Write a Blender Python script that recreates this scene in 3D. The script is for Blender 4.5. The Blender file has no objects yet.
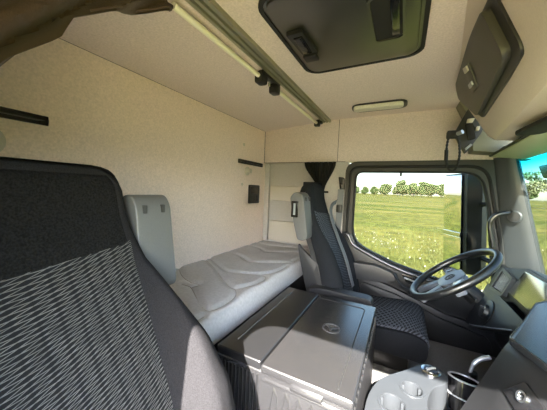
import bpy, bmesh, math, random
from mathutils import Vector, Matrix, noise
random.seed(4)
PI = math.pi
C = bpy.context.scene.collection
SC = bpy.context.scene

# ------------------------------------------------------------------ materials
def new_mat(name):
    m = bpy.data.materials.new(name); m.use_nodes = True
    nt = m.node_tree
    return m, nt, nt.nodes['Principled BSDF']

def mat(name, col, rough=.6, metal=0., spec=.5, nscale=0, namt=.0, bump=0., bscale=None, coat=0., sheen=0., ior=1.5):
    m, nt, b = new_mat(name)
    b.inputs['Base Color'].default_value = (*col, 1)
    b.inputs['Roughness'].default_value = rough
    b.inputs['Metallic'].default_value = metal
    b.inputs['Specular IOR Level'].default_value = spec
    b.inputs['Coat Weight'].default_value = coat; b.inputs['IOR'].default_value = ior
    b.inputs['Coat Roughness'].default_value = .2
    if sheen:
        b.inputs['Sheen Weight'].default_value = sheen
        b.inputs['Sheen Roughness'].default_value = .5
    tc = nt.nodes.new('ShaderNodeTexCoord')
    if nscale:
        n = nt.nodes.new('ShaderNodeTexNoise'); n.inputs['Scale'].default_value = nscale
        n.inputs['Detail'].default_value = 4
        nt.links.new(tc.outputs['Object'], n.inputs['Vector'])
        r = nt.nodes.new('ShaderNodeValToRGB')
        r.color_ramp.elements[0].position = .3; r.color_ramp.elements[1].position = .7
        r.color_ramp.elements[0].color = (*[c*(1-namt) for c in col], 1)
        r.color_ramp.elements[1].color = (*[min(1, c*(1+namt)) for c in col], 1)
        nt.links.new(n.outputs['Fac'], r.inputs['Fac'])
        nt.links.new(r.outputs['Color'], b.inputs['Base Color'])
    if bump:
        n2 = nt.nodes.new('ShaderNodeTexNoise'); n2.inputs['Scale'].default_value = bscale or nscale or 200
        n2.inputs['Detail'].default_value = 3
        nt.links.new(tc.outputs['Object'], n2.inputs['Vector'])
        bp = nt.nodes.new('ShaderNodeBump'); bp.inputs['Strength'].default_value = bump
        bp.inputs['Distance'].default_value = .004
        nt.links.new(n2.outputs['Fac'], bp.inputs['Height'])
        nt.links.new(bp.outputs['Normal'], b.inputs['Normal'])
    return m

def glass_mat(name, tint, gloss=.06, band=None):
    m = bpy.data.materials.new(name); m.use_nodes = True
    nt = m.node_tree; nt.nodes.clear()
    out = nt.nodes.new('ShaderNodeOutputMaterial')
    tr = nt.nodes.new('ShaderNodeBsdfTransparent'); tr.inputs['Color'].default_value = (*tint, 1)
    gl = nt.nodes.new('ShaderNodeBsdfGlossy'); gl.inputs['Roughness'].default_value = .02
    mx = nt.nodes.new('ShaderNodeMixShader'); mx.inputs['Fac'].default_value = gloss
    if band:   # the tinted sun strip printed along the top of the windscreen
        tc = nt.nodes.new('ShaderNodeTexCoord'); sx = nt.nodes.new('ShaderNodeSeparateXYZ')
        nt.links.new(tc.outputs['Object'], sx.inputs[0])
        mr = nt.nodes.new('ShaderNodeMapRange'); mr.inputs['From Min'].default_value = band[0]; mr.inputs['From Max'].default_value = band[1]
        nt.links.new(sx.outputs['Z'], mr.inputs['Value'])
        mc = nt.nodes.new('ShaderNodeMix'); mc.data_type = 'RGBA'
        mc.inputs['A'].default_value = (*tint, 1); mc.inputs['B'].default_value = (*band[2], 1)
        nt.links.new(mr.outputs['Result'], mc.inputs['Factor'])
        nt.links.new(mc.outputs['Result'], tr.inputs['Color'])
    nt.links.new(tr.outputs[0], mx.inputs[1]); nt.links.new(gl.outputs[0], mx.inputs[2])
    nt.links.new(mx.outputs[0], out.inputs[0])
    return m

def pattern_mat(name, base, line, k1, a1, k2, a2, width, warp, lift=1.0):
    """woven seat cloth: two families of thin curved pale threads crossing on a dark ground"""
    m, nt, b = new_mat(name)
    b.inputs['Roughness'].default_value = .85
    b.inputs['Specular IOR Level'].default_value = .25
    L = nt.links.new
    tc = nt.nodes.new('ShaderNodeTexCoord'); sx = nt.nodes.new('ShaderNodeSeparateXYZ')
    L(tc.outputs['Object'], sx.inputs[0])
    def math_(op, a, bb=None):
        n = nt.nodes.new('ShaderNodeMath'); n.operation = op
        for i, v in enumerate((a, bb)):
            if v is None: continue
            if isinstance(v, (int, float)): n.inputs[i].default_value = v
            else: L(v, n.inputs[i])
        return n.outputs[0]
    y, z, x = sx.outputs['Y'], sx.outputs['Z'], sx.outputs['X']
    v = math_('SUBTRACT', z, math_('MULTIPLY', x, lift))
    nz = nt.nodes.new('ShaderNodeTexNoise'); nz.inputs['Scale'].default_value = 5
    L(tc.outputs['Object'], nz.inputs['Vector'])
    wv = math_('MULTIPLY', math_('SUBTRACT', nz.outputs['Fac'], .5), warp)
    def fam(k, a):
        u = math_('ADD', math_('ADD', math_('MULTIPLY', v, math.cos(a)), math_('MULTIPLY', y, math.sin(a))), wv)
        # bow the threads
        u = math_('ADD', u, math_('MULTIPLY', math_('MULTIPLY', y, y), -.6))
        s = math_('SINE', math_('MULTIPLY', u, k))
        return math_('GREATER_THAN', s, width)
    f = math_('MAXIMUM', fam(k1, a1), fam(k2, a2))
    n3 = nt.nodes.new('ShaderNodeTexNoise'); n3.inputs['Scale'].default_value = 60
    L(tc.outputs['Object'], n3.inputs['Vector'])
    f = math_('MULTIPLY', f, math_('ADD', math_('MULTIPLY', n3.outputs['Fac'], 1.0), .25))
    mc = nt.nodes.new('ShaderNodeMix'); mc.data_type = 'RGBA'
    mc.inputs['A'].default_value = (*base, 1); mc.inputs['B'].default_value = (*line, 1)
    L(f, mc.inputs['Factor']); L(mc.outputs['Result'], b.inputs['Base Color'])
    return m

M = {}
M['felt'] = mat('felt lining', (.72, .625, .59), .95, spec=.15, nscale=150, namt=.11, bump=.25)
M['felt_wall'] = mat('felt rear wall', (.80, .675, .59), .95, spec=.15, nscale=140, namt=.11, bump=.25)
M['felt_dark'] = mat('grey felt lining', (.50, .48, .46), .95, spec=.15, nscale=160, namt=.10, bump=.25)
M['pad'] = mat('padded cloth', (.60, .56, .50), .9, spec=.2, nscale=200, namt=.06, bump=.2)
M['beige'] = mat('beige plastic', (.56, .52, .43), .55, nscale=300, namt=.04)
M['locker'] = mat('locker plastic', (.62, .535, .46), .5, nscale=250, namt=.05, bump=.1)
M['visor'] = mat('visor plastic with meadow light', (.62, .65, .40), .4, ior=1.8)  # grey plastic; green light reflected from the meadow is painted into its base colour
M['corner'] = mat('beige corner plastic with green light', (.17, .165, .105), .5)  # beige panel; the greenish light on it is mixed into a darker colour
M['black'] = mat('black plastic', (.014, .014, .014), .4)
M['gloss'] = mat('glossy black', (.01, .01, .011), .12, coat=.5)
M['hatch'] = mat('roof hatch plastic', (.028, .026, .018), .3, ior=2.4, nscale=8, namt=.15)
M['lockdoor'] = mat('locker door plastic', (.05, .047, .040), .45)
M['dash'] = mat('dark grey dash plastic', (.0115, .0125, .014), .3, ior=1.9, nscale=400, namt=.15, bump=.12, bscale=500)
M['dashtop'] = mat('smooth dash top', (.014, .016, .019), .27, ior=2.3)
M['dash2'] = mat('anthracite dash plastic', (.0105, .0108, .012), .45, ior=1.6, nscale=400, namt=.2, bump=.15, bscale=600)
M['frame'] = mat('grey window surround', (.045, .043, .041), .55, nscale=300, namt=.1)
M['pillar'] = mat('grey pillar trim', (.060, .066, .070), .45, ior=1.7, nscale=300, namt=.08)
M['armpad'] = mat('charcoal door armrest', (.026, .027, .031), .4, ior=1.7)
M['rubber'] = mat('black rubber', (.012, .012, .012), .7)
M['alu'] = mat('dull aluminium', (.36, .36, .27), .42, metal=.8)
M['rod'] = mat('polished rod', (.90, .87, .70), .3, metal=.0)
M['chrome'] = mat('chrome', (.75, .77, .8), .15, metal=1)
M['silver'] = mat('silver plastic', (.40, .42, .45), .35, metal=.4)
M['spoke'] = mat('grey spoke plastic', (.17, .185, .215), .35, ior=1.8)
M['fridge'] = mat('grey box plastic', (.019, .0187, .020), .25, ior=2.4, nscale=350, namt=.06, bump=.06, bscale=600)
M['fridge_d'] = mat('dark box plastic', (.011, .011, .012), .3, ior=1.7, nscale=350, namt=.06)
M['tray'] = mat('blue grey tray plastic', (.031, .034, .038), .36, nscale=300, namt=.05)
M['shell'] = mat('pale grey seat shell', (.120, .122, .122), .5, ior=1.6, nscale=250, namt=.06)
M['shield'] = mat('grey seat side shield', (.026, .0265, .029), .42, ior=1.6)
M['shell_d'] = mat('dark grey seat shell', (.04, .04, .041), .55)
M['seat'] = mat('black seat cloth', (.0095, .0092, .0095), .95, spec=.12, nscale=230, namt=.6, bump=.4, bscale=500)
M['bolster'] = mat('charcoal seat bolster cloth', (.018, .0172, .0190), .95, spec=.15, nscale=450, namt=.35, bump=.4, bscale=450)
M['drvseat'] = mat('blue black seat cloth', (.013, .015, .019), .9, spec=.2, nscale=500, namt=.4, bump=.3, bscale=500)
M['weave'] = pattern_mat('seat cloth with pale threads', (.007, .007, .008), (.15, .145, .14), 560, -.54, 500, -.20, .875, .030)
M['weave2'] = pattern_mat('seat cloth with fine threads', (.011, .0125, .017), (.105, .12, .145), 340, -.5, 300, .45, .45, .06)
M['belt'] = mat('grey seat belt webbing', (.17, .18, .19), .7, nscale=300, namt=.1)
M['mattress'] = mat('quilted mattress cloth', (.52, .515, .52), .9, spec=.2, nscale=90, namt=.09, bump=.3, bscale=160)
M['matside'] = mat('mattress border cloth', (.64, .63, .59), .9, spec=.2, nscale=200, namt=.05)
M['piping'] = mat('mattress seam', (.36, .345, .31), .9)
M['curtain'] = mat('brown curtain cloth', (.075, .050, .036), .9, spec=.2, nscale=500, namt=.25, bump=.3, bscale=600, sheen=.1)
M['curtain_d'] = mat('black curtain cloth', (.022, .022, .021), .9, spec=.2, nscale=300, namt=.3)
M['floor'] = mat('grey floor mat', (.20, .193, .19), .95, spec=.1, nscale=350, namt=.25, bump=.5, bscale=350)
M['lens'] = mat('lamp lens', (.66, .65, .56), .3, nscale=120, namt=.1)
M['screen'] = mat('dark display glass', (.42, .42, .40), .12, metal=.85)
M['emblem'] = mat('embossed emblem', (.075, .075, .08), .35)
M['house'] = mat('mirror housing plastic', (.10, .10, .10), .5)
M['mirror'] = mat('mirror glass', (.9, .9, .9), .02, metal=1)
M['body'] = mat('truck paint', (.30, .31, .32), .4)
M['glass'] = glass_mat('side window glass', (.41, .42, .40), .004)
M['wind'] = glass_mat('windscreen glass', (.36, .38, .37), .012, (.58, .70, (.05, .34, .38)))
M['bark'] = mat('bark', (.10, .08, .06), .9)
M['leaf'] = mat('tree leaves', (.105, .150, .050), .8, nscale=.5, namt=.3)
M['leaf2'] = mat('pale young leaves', (.27, .30, .15), .8, nscale=.5, namt=.25)
M['blade'] = mat('meadow grass', (.155, .17, .048), .8, nscale=.8, namt=.3)
M['flower'] = mat('white meadow flower', (.8, .8, .72), .8)

def field_mat():
    m, nt, b = new_mat('meadow')
    b.inputs['Roughness'].default_value = .9; b.inputs['Specular IOR Level'].default_value = .1
    L = nt.links.new
    tc = nt.nodes.new('ShaderNodeTexCoord')
    mp = nt.nodes.new('ShaderNodeMapping'); mp.inputs['Scale'].default_value = (.35, 1, 1)
    L(tc.outputs['Object'], mp.inputs[0])
    a = nt.nodes.new('ShaderNodeTexNoise'); a.inputs['Scale'].default_value = .10; a.inputs['Detail'].default_value = 5
    L(mp.outputs[0], a.inputs['Vector'])
    c = nt.nodes.new('ShaderNodeTexNoise'); c.inputs['Scale'].default_value = 1.1; c.inputs['Detail'].default_value = 8
    c.inputs['Roughness'].default_value = .75
    L(tc.outputs['Object'], c.inputs['Vector'])
    r = nt.nodes.new('ShaderNodeValToRGB'); e = r.color_ramp.elements
    e[0].position = .40; e[0].color = (.095, .118, .023, 1); e[1].position = .60; e[1].color = (.195, .178, .050, 1)
    L(a.outputs['Fac'], r.inputs['Fac'])
    r2 = nt.nodes.new('ShaderNodeValToRGB'); e = r2.color_ramp.elements
    e[0].position = .38; e[0].color = (.5, .52, .5, 1); e[1].position = .62; e[1].color = (1.5, 1.42, 1.3, 1)
    L(c.outputs['Fac'], r2.inputs['Fac'])
    mx = nt.nodes.new('ShaderNodeMix'); mx.data_type = 'RGBA'; mx.blend_type = 'MULTIPLY'; mx.inputs['Factor'].default_value = 1
    L(r.outputs['Color'], mx.inputs['A']); L(r2.outputs['Color'], mx.inputs['B'])
    L(mx.outputs['Result'], b.inputs['Base Color'])
    return m
M['field'] = field_mat()

# ------------------------------------------------------------------ mesh helpers
ORIG = {}
def obj(name, bm, m, parent=None, ang=35, smooth=True, loc=None):
    o0 = ORIG.get(parent.name, Vector((0, 0, 0))) if parent else Vector(loc) if loc else None
    bmesh.ops.recalc_face_normals(bm, faces=bm.faces[:])
    me = bpy.data.meshes.new(name)
    if o0 is None:           # origin at the base of the thing
        bb = [v.co for v in bm.verts]
        o0 = Vector(((min(v.x for v in bb)+max(v.x for v in bb))/2, (min(v.y for v in bb)+max(v.y for v in bb))/2, min(v.z for v in bb)))
    bmesh.ops.translate(bm, vec=-o0, verts=bm.verts[:])
    bm.to_mesh(me); bm.free()
    if smooth:
        for p in me.polygons: p.use_smooth = True
        me.set_sharp_from_angle(angle=math.radians(ang))
    me.materials.append(m)
    o = bpy.data.objects.new(name, me); C.objects.link(o)
    if parent:
        o.parent = parent
    else:
        o.location = o0
    ORIG[o.name] = o0
    return o

def tag(o, label=None, cat=None, group=None, kind=None):
    if label: o['label'] = label
    if cat: o['category'] = cat
    if group: o['group'] = group
    if kind: o['kind'] = kind
    return o

def thing(name, loc, label, cat, group=None, kind=None):
    o = bpy.data.objects.new(name, None); C.objects.link(o)
    o.location = loc; o.empty_display_size = .1; ORIG[o.name] = Vector(loc)
    return tag(o, label, cat, group, kind)

def struct(o, label=None):
    o['kind'] = 'structure'
    if label: o['label'] = label
    return o

def NB(): return bmesh.new()

def bevel_all(bm, geom_edges, w, seg=2):
    bmesh.ops.bevel(bm, geom=geom_edges, offset=w, segments=seg, profile=.6, affect='EDGES', clamp_overlap=True)

def box(bm, x0, x1, y0, y1, z0, z1, bev=0., seg=2):
    t = bmesh.new()
    vs = [t.verts.new((x, y, z)) for x in (x0, x1) for y in (y0, y1) for z in (z0, z1)]
    for f in ((0,1,3,2),(4,6,7,5),(0,4,5,1),(2,3,7,6),(0,2,6,4),(1,5,7,3)): t.faces.new([vs[i] for i in f])
    bmesh.ops.recalc_face_normals(t, faces=t.faces[:])
    if bev: bevel_all(t, t.edges[:], bev, seg)
    merge(bm, t); return bm

def merge(bm, t, mtx=None):
    mp = {}
    for v in t.verts: mp[v] = bm.verts.new(mtx @ v.co if mtx else v.co)
    for f in t.faces:
        try: bm.faces.new([mp[v] for v in f.verts])
        except ValueError: pass
    t.free()

def hexa(bm, pts, bev=0., seg=2):
    """8 corners: four of one end, the matching four of the other"""
    t = bmesh.new(); vs = [t.verts.new(p) for p in pts]
    for f in ((0,1,2,3),(7,6,5,4),(0,4,5,1),(1,5,6,2),(2,6,7,3),(3,7,4,0)): t.faces.new([vs[i] for i in f])
    bmesh.ops.recalc_face_normals(t, faces=t.faces[:])
    if bev: bevel_all(t, t.edges[:], bev, seg)
    merge(bm, t); return bm

def prism(bm, poly, axis, a, b, bev=0., seg=2):
    """polygon in the two other axes, extruded along axis from a to b"""
    t = bmesh.new()
    def P(p, h):
        if axis == 'y': return (p[0], h, p[1])
        if axis == 'x': return (h, p[0], p[1])
        return (p[0], p[1], h)
    A = [t.verts.new(P(p, a)) for p in poly]; B = [t.verts.new(P(p, b)) for p in poly]
    t.faces.new(A); t.faces.new(B[::-1]); n = len(poly)
    for i in range(n): t.faces.new((A[i], B[i], B[(i+1) % n], A[(i+1) % n]))
    bmesh.ops.recalc_face_normals(t, faces=t.faces[:])
    if bev: bevel_all(t, [e for e in t.edges if e.calc_face_angle(0) > .35], bev, seg)
    merge(bm, t); return bm

def loft(bm, rings, cap=True, closed=True):
    R = [[bm.verts.new(p) for p in r] for r in rings]; n = len(R[0])
    for a, b in zip(R, R[1:]):
        for i in range(n if closed else n-1):
            j = (i+1) % n
            bm.faces.new((a[i], a[j], b[j], b[i]))
    if cap:
        bm.faces.new(R[0][::-1]); bm.faces.new(R[-1])
    return bm

def tube(bm, pts, r, n=10, cap=True, closed=False):
    pts = [Vector(p) for p in pts]; rings = []; N = len(pts)
    up = None
    for i, p in enumerate(pts):
        if closed: d = pts[(i+1) % N] - pts[i-1]
        else: d = pts[min(i+1, N-1)] - pts[max(i-1, 0)]
        d.normalize()
        if up is None: up = Vector((0,0,1)) if abs(d.z) < .9 else Vector((1,0,0))
        s = d.cross(up).normalized(); up = s.cross(d).normalized()
        rr = r[i] if isinstance(r, (list, tuple)) else r
        rings.append([p + s*rr*math.cos(2*PI*k/n) + up*rr*math.sin(2*PI*k/n) for k in range(n)])
    if closed: rings.append(rings[0]); return loft(bm, rings, cap=False)
    return loft(bm, rings, cap=cap)

def spline(pts, n=8):
    pts = [Vector(p) for p in pts]; out = []
    for i in range(len(pts)-1):
        p0, p1, p2, p3 = pts[max(i-1,0)], pts[i], pts[i+1], pts[min(i+2,len(pts)-1)]
        for k in range(n):
            t = k/n
            out.append(.5*((2*p1)+(p2-p0)*t+(2*p0-5*p1+4*p2-p3)*t*t+(3*p1-p0-3*p2+p3)*t**3))
    out.append(pts[-1]); return out

def rrect(x0, x1, z0, z1, r, n=5):
    out = []
    for cx, cz, a0 in ((x1-r, z1-r, 0), (x0+r, z1-r, PI/2), (x0+r, z0+r, PI), (x1-r, z0+r, 1.5*PI)):
        for k in range(n+1):
            a = a0 + PI/2*k/n; out.append((cx+r*math.cos(a), cz+r*math.sin(a)))
    return out

def rpoly(pts, r, n=5):
    """round the corners of a polygon; r a number or one per corner"""
    out = []; N = len(pts)
    for i in range(N):
        p = Vector(pts[i]); a = Vector(pts[i-1]); b = Vector(pts[(i+1) % N])
        rr = r[i] if isinstance(r, (list, tuple)) else r
        u = (a-p); v = (b-p); rr = min(rr, u.length*.49, v.length*.49)
        if rr < 1e-4: out.append(tuple(p)); continue
        A = p+u.normalized()*rr; B = p+v.normalized()*rr
        for k in range(n+1):
            t = k/n; out.append(tuple((1-t)**2*A+2*t*(1-t)*p+t*t*B))
    return out

def by_angle(poly, c, n=96):
    """resample a star-shaped outline at n equal angles round c"""
    out = []
    for k in range(n):
        a = 2*PI*k/n; d = Vector((math.cos(a), math.sin(a))); best = None
        for i in range(len(poly)):
            p = Vector(poly[i])-Vector(c); q = Vector(poly[(i+1) % len(poly)])-Vector(c); e = q-p
            den = d.x*e.y-d.y*e.x
            if abs(den) < 1e-12: continue
            t = (p.x*e.y-p.y*e.x)/den; s = (p.x*d.y-p.y*d.x)/den
            if t > 0 and -1e-9 <= s <= 1+1e-9 and (best is None or t > best): best = t
        out.append((c[0]+d.x*best, c[1]+d.y*best))
    return out

def ring_plate(bm, outer, inner, axis, a, b, c, n=120):
    O = by_angle(outer, c, n); I = by_angle(inner, c, n)
    def P(p, h): return (p[0], h, p[1]) if axis == 'y' else (h, p[0], p[1]) if axis == 'x' else (p[0], p[1], h)
    r = [[P(p, a) for p in O], [P(p, a) for p in I], [P(p, b) for p in I], [P(p, b) for p in O]]
    R = [[bm.verts.new(q) for q in x] for x in r]
    for q in range(4):
        s, t = R[q], R[(q+1) % 4]
        for i in range(n): bm.faces.new((s[i], s[(i+1) % n], t[(i+1) % n], t[i]))
    return bm

def lathe(bm, prof, c, axis=(0,0,1), n=28, cap=True):
    ax = Vector(axis).normalized(); s = ax.orthogonal().normalized(); u = ax.cross(s); c = Vector(c)
    rings = [[c+ax*h+(s*math.cos(2*PI*k/n)+u*math.sin(2*PI*k/n))*max(r, 1e-4) for k in range(n)] for r, h in prof]
    return loft(bm, rings, cap=cap)

def cut(o, bm):
    """take the volume in bm out of mesh object o (same origin frame as the world)"""
    bmesh.ops.translate(bm, vec=-ORIG[o.name], verts=bm.verts[:])
    bmesh.ops.recalc_face_normals(bm, faces=bm.faces[:])
    me = bpy.data.meshes.new('tmp'); bm.to_mesh(me); bm.free()
    t = bpy.data.objects.new('tmp', me); C.objects.link(t); t.parent = o.parent; t.location = o.location
    md = o.modifiers.new('b', 'BOOLEAN'); md.object = t; md.operation = 'DIFFERENCE'; md.solver = 'EXACT'
    bpy.context.view_layer.update()
    dg = bpy.context.evaluated_depsgraph_get()
    res = bpy.data.meshes.new_from_object(o.evaluated_get(dg))
    o.modifiers.clear(); o.data = res
    bpy.data.objects.remove(t)
    res.set_sharp_from_angle(angle=math.radians(35))

# a basis for panels that stand at a slant: origin, u, v (unit), w = outward
class Pl:
    def __init__(s, o, u, v):
        s.o = Vector(o); s.u = Vector(u).normalized(); w = s.u.cross(Vector(v)).normalized(); s.w = w; s.v = w.cross(s.u).normalized()
    def p(s, a, b, h=0): return s.o+s.u*a+s.v*b+s.w*h
    def slab(s, bm, poly, h0, h1, bev=0.):
        t = bmesh.new(); A = [t.verts.new(s.p(a, b, h0)) for a, b in poly]; B = [t.verts.new(s.p(a, b, h1)) for a, b in poly]
        t.faces.new(A); t.faces.new(B[::-1]); n = len(poly)
        for i in range(n): t.faces.new((A[i], B[i], B[(i+1) % n], A[(i+1) % n]))
        bmesh.ops.recalc_face_normals(t, faces=t.faces[:])
        if bev: bevel_all(t, [e for e in t.edges if e.calc_face_angle(0) > .35], bev, 2)
        merge(bm, t); return bm
    def ring(s, bm, outer, inner, h0, h1, c, n=72):
        t = bmesh.new(); ring_plate(t, outer, inner, 'z', h0, h1, c, n)
        mp = {}
        for v in t.verts: mp[v] = bm.verts.new(s.p(v.co.x, v.co.y, v.co.z))
        for f in t.faces: bm.faces.new([mp[v] for v in f.verts])
        t.free(); return bm

# ================================================================== THE SETTING
FL = -.98           # cab floor
YR = -.03           # passenger side wall (its door stands open)
bm = NB(); box(bm, -1.2, .9, -.10, 2.10, FL-.05, FL); struct(obj('floor', bm, M['floor']), 'grey carpeted cab floor')
# ceiling
bm = NB(); prism(bm, [(-1.2, .525), (-1.15, .518), (-.60, .562), (-.54, .567), (.10, .572), (.60, .572), (.66, .572), (.66, .61), (-1.2, .61)], 'y', -.10, 2.10)
struct(obj('ceiling', bm, M['felt'], ang=20), 'pale felt cab ceiling')
bm = NB(); box(bm, -1.2, -1.15, -.10, 2.10, FL, .53); struct(obj('wall_rear', bm, M['felt_wall']), 'pale felt rear cab wall behind the bunk')
# driver side wall
bm = NB()
prism(bm, [(-1.15, .236), (.30, .236), (.66, .236), (.66, .575), (-1.15, .575)], 'y', 2.0, 2.10, .006)
struct(obj('wall_left', bm, M['felt']), 'pale felt driver side wall')
bm = NB()
box(bm, -.4845, -.4815, 1.9985, 2.003, .236, .565); struct(obj('trim_1', bm, M['rubber']), 'thin seam in the side lining')
bm = NB(); box(bm, -1.15, -.60, 2.045, 2.10, FL, .236); box(bm, -.61, -.40, 2.005, 2.10, FL, .236); struct(obj('trim_6', bm, M['felt_dark']), 'grey felt lining of the side wall beside the bunk')
bm = NB(); tube(bm, [(-1.149, -.02, .5185), (-1.149, 1.0, .5185), (-1.149, 2.0, .5185)], .0016, 6); struct(obj('trim_7', bm, M['shell_d']), 'thin seam between rear wall and ceiling')
bm = NB(); tube(bm, [(-1.148, 1.999, .237), (-.8, 1.9985, .237), (-.42, 1.9985, .237)], .0018, 6); tube(bm, [(-1.148, 1.999, .515), (-1.148, 1.999, .237)], .0018, 6); struct(obj('trim_8', bm, M['shell_d']), 'thin seam along the side lining')
# passenger side wall round the open doorway the photographer stands in
bm = NB()
op = rpoly([(-.40, FL+.02), (.56, FL+.02), (.50, .20), (-.40, .20)], [.03, .05, .14, .13])
ring_plate(bm, [(-1.15, FL), (.80, FL), (.66, .575), (-1.15, .575)], op, 'y', YR-.06, YR, (.05, -.3), 160)
struct(obj('wall_right', bm, M['felt']), 'passenger side wall with its open doorway')

# outside body of the cab: front panel below the windscreen and the roof
bm = NB(); box(bm, .80, .90, -.10, 2.10, -1.4, -.52, .02); struct(obj('wall_front', bm, M['body']), 'front panel of the cab below the windscreen')

# windscreen
TX, TZ, BX, BZ = .555, .235, .735, -.50
def wsx(z): return TX+(BX-TX)*(TZ-z)/(TZ-BZ)
w = thing('window_1', (TX, 1, BZ), 'windscreen with a blue tinted strip along its top', 'windscreen', kind='structure')
bm = NB()
hexa(bm, [(TX, .03, TZ), (TX, 1.94, TZ), (TX+.006, 1.94, TZ), (TX+.006, .03, TZ), (BX, .03, BZ), (BX, 1.94, BZ), (BX+.006, 1.94, BZ), (BX+.006, .03, BZ)])
g = obj('pane', bm, M['wind'], w)
# tint coordinates are relative to the base of the pane
bm = NB()
prism(bm, [(.50, .235), (.60, .235), (.60, .30), (.50, .30)], 'y', -.03, 2.0); obj('header', bm, M['frame'], w)
# A pillar of the driver side
bm = NB()
rings = []
for z in (.245, .15, 0, -.15, -.3, -.45, -.62):
    t = (.235-z)/.835
    xd = .475+.125*t; xw = wsx(z)
    rings.append([(xd, 2.06, z), (xd, 2.00, z), (xd+.012, 1.985, z), (xw-.045, 1.945, z), (xw-.012, 1.925, z), (xw+.012, 1.925, z), (xw+.03, 1.96, z), (xw+.03, 2.06, z)])
loft(bm, rings); struct(obj('trim_2', bm, M['pillar'], ang=50), 'grey windscreen pillar trim')
bm = NB()
rings = []
for z in (.235, -.62):
    xw = wsx(z)
    rings.append([(.52+.1*(.235-z), -.09, z), (.52+.1*(.235-z), -.03, z), (xw, .04, z), (xw+.03, .04, z), (xw+.03, -.09, z)])
loft(bm, rings); struct(obj('trim_3', bm, M['pillar'], ang=50), 'grey windscreen pillar trim on the passenger side')

# driver door
d = thing('door_1', (.1, 2.03, FL), 'driver door with a large window looking over the meadow', 'door', kind='structure')
outer = rpoly([(-.415, FL), (.70, FL), (.60, -.60), (.575, -.345), (.525, -.10), (.476, .236), (-.412, .236)], [0, 0, 0, 0, 0, .015, .09], 7)
belt = [(-.338, -.30), (-.305, -.375), (-.235, -.425), (-.03, -.505), (.20, -.560), (.545, -.62)]
inner = rpoly([(-.335, .158), (-.338, -.30), (-.305, -.385), (-.225, -.432), (-.03, -.505), (.20, -.560), (.545, -.62), (.505, -.30), (.475, -.05), (.425, .158)],
              [.05, .05, .05, .05, 0, 0, .06, 0, 0, .10], 6)
bm = NB(); ring_plate(bm, outer, inner, 'y', 1.992, 2.06, (.1, -.15), 180); obj('door_frame', bm, M['frame'], d)
bm = NB(); prism(bm, inner, 'y', 2.022, 2.026); obj('pane', bm, M['glass'], d)
# rubber seal and raised lip
sl = by_angle(inner, (.1, -.15), 150)
bm = NB(); tube(bm, [(p[0]*1.0, 1.996, p[1]) for p in sl], .008, 8, closed=True); obj('window_seal', bm, M['rubber'], d)
ol = by_angle(rpoly([(-.375, .196), (-.38, -.33), (.60, -.67), (.54, -.25), (.45, .196)], [.07, .05, .05, 0, .10], 7), (.1, -.15), 150)
bm = NB(); kk = next(i for i in range(150) if ol[i][1] > -.36 and ol[i-1][1] <= -.36)
tube(bm, [(p[0], 1.992, p[1]) for p in ol[kk:]+ol[:kk] if p[1] > -.36], .010, 8); obj('door_seal', bm, M['rubber'], d)
# inner panel under the belt line: upper, a step, and the lower card
bm = NB()
up = [(-.40, -.33)]+[(x, z-.012) for x, z in belt]+[(.60, -.63), (.62, -.80), (.30, -.77), (-.02, -.66), (-.40, -.56)]
prism(bm, up, 'y', 1.965, 2.0, .010); obj('upper_panel', bm, M['dash2'], d)
bm = NB()
prism(bm, [(-.40, -.57), (-.02, -.67), (.30, -.78), (.64, -.82), (.68, FL), (-.40, FL)], 'y', 1.955, 2.0, .012); obj('lower_panel', bm, M['dash2'], d)
bm = NB(); tube(bm, spline([(x, 1.967, z-.016) for x, z in [(-.395, -.305), (-.36, -.315), (-.325, -.375)]+belt[2:]]), .014, 10); obj('belt_rail', bm, M['dash'], d)
bm = NB()
prism(bm, rpoly([(-.35, -.520), (-.155, -.512), (-.04, -.545), (-.005, -.585), (-.045, -.622), (-.15, -.630), (-.35, -.635)], .03), 'y', 1.895, 1.97, .018, 3)
obj('armrest', bm, M['armpad'], d)
bm = NB(); tube(bm, spline([(-.02, 1.955, -.56), (.0, 1.945, -.605), (.05, 1.94, -.645), (.13, 1.945, -.66), (.2, 1.955, -.655)]), .011, 8); obj('pull_handle', bm, M['dash'], d)
bm = NB(); prism(bm, rpoly([(.02, -.555), (.15, -.585), (.14, -.625), (.06, -.62)], .015), 'y', 1.955, 1.972, .004); hb = obj('handle_recess', bm, M['gloss'], d)
bm = NB(); tube(bm, [(.04, 1.95, -.58), (.12, 1.948, -.598)], .007, 8); obj('door_lever', bm, M['silver'], hb)
bm = NB(); prism(bm, rpoly([(-.24, -.66), (.0, -.705), (.25, -.80), (.52, -.86), (.55, -.96), (-.24, -.96)], .03), 'y', 1.925, 1.957, .012); obj('door_pocket', bm, M['dash2'], d)
bm = NB(); box(bm, -.035, -.020, 2.0, 2.02, .128, .162, .003); obj('window_tab', bm, M['black'], d)

# grab handle and round speaker on the pillar
bm = NB(); tube(bm, spline([(.560, 1.965, -.080), (.545, 1.925, -.082), (.500, 1.915, -.095), (.474, 1.918, -.125), (.470, 1.925, -.17), (.487, 1.928, -.25), (.508, 1.93, -.34), (.530, 1.93, -.39), (.565, 1.965, -.41)], 7), .0125, 10)
obj('grab_handle', bm, M['dash'], bpy.data.objects['trim_2'])
bm = NB(); lathe(bm, [(.001, .0), (.034, .0), (.036, .012), (.030, .016), (.001, .014)], (.585, 1.945, -.105), (-.55, -.8, .05), 28)
sp = obj('tweeter', bm, M['pillar']); tag(sp, 'small round speaker on the grey windscreen pillar', 'speaker')
bm = NB(); lathe(bm, [(.001, .014), (.027, .0150), (.027, .019), (.001, .021)], (.585, 1.945, -.105), (-.55, -.8, .05), 28); obj('grille', bm, M['frame'], sp)

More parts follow.
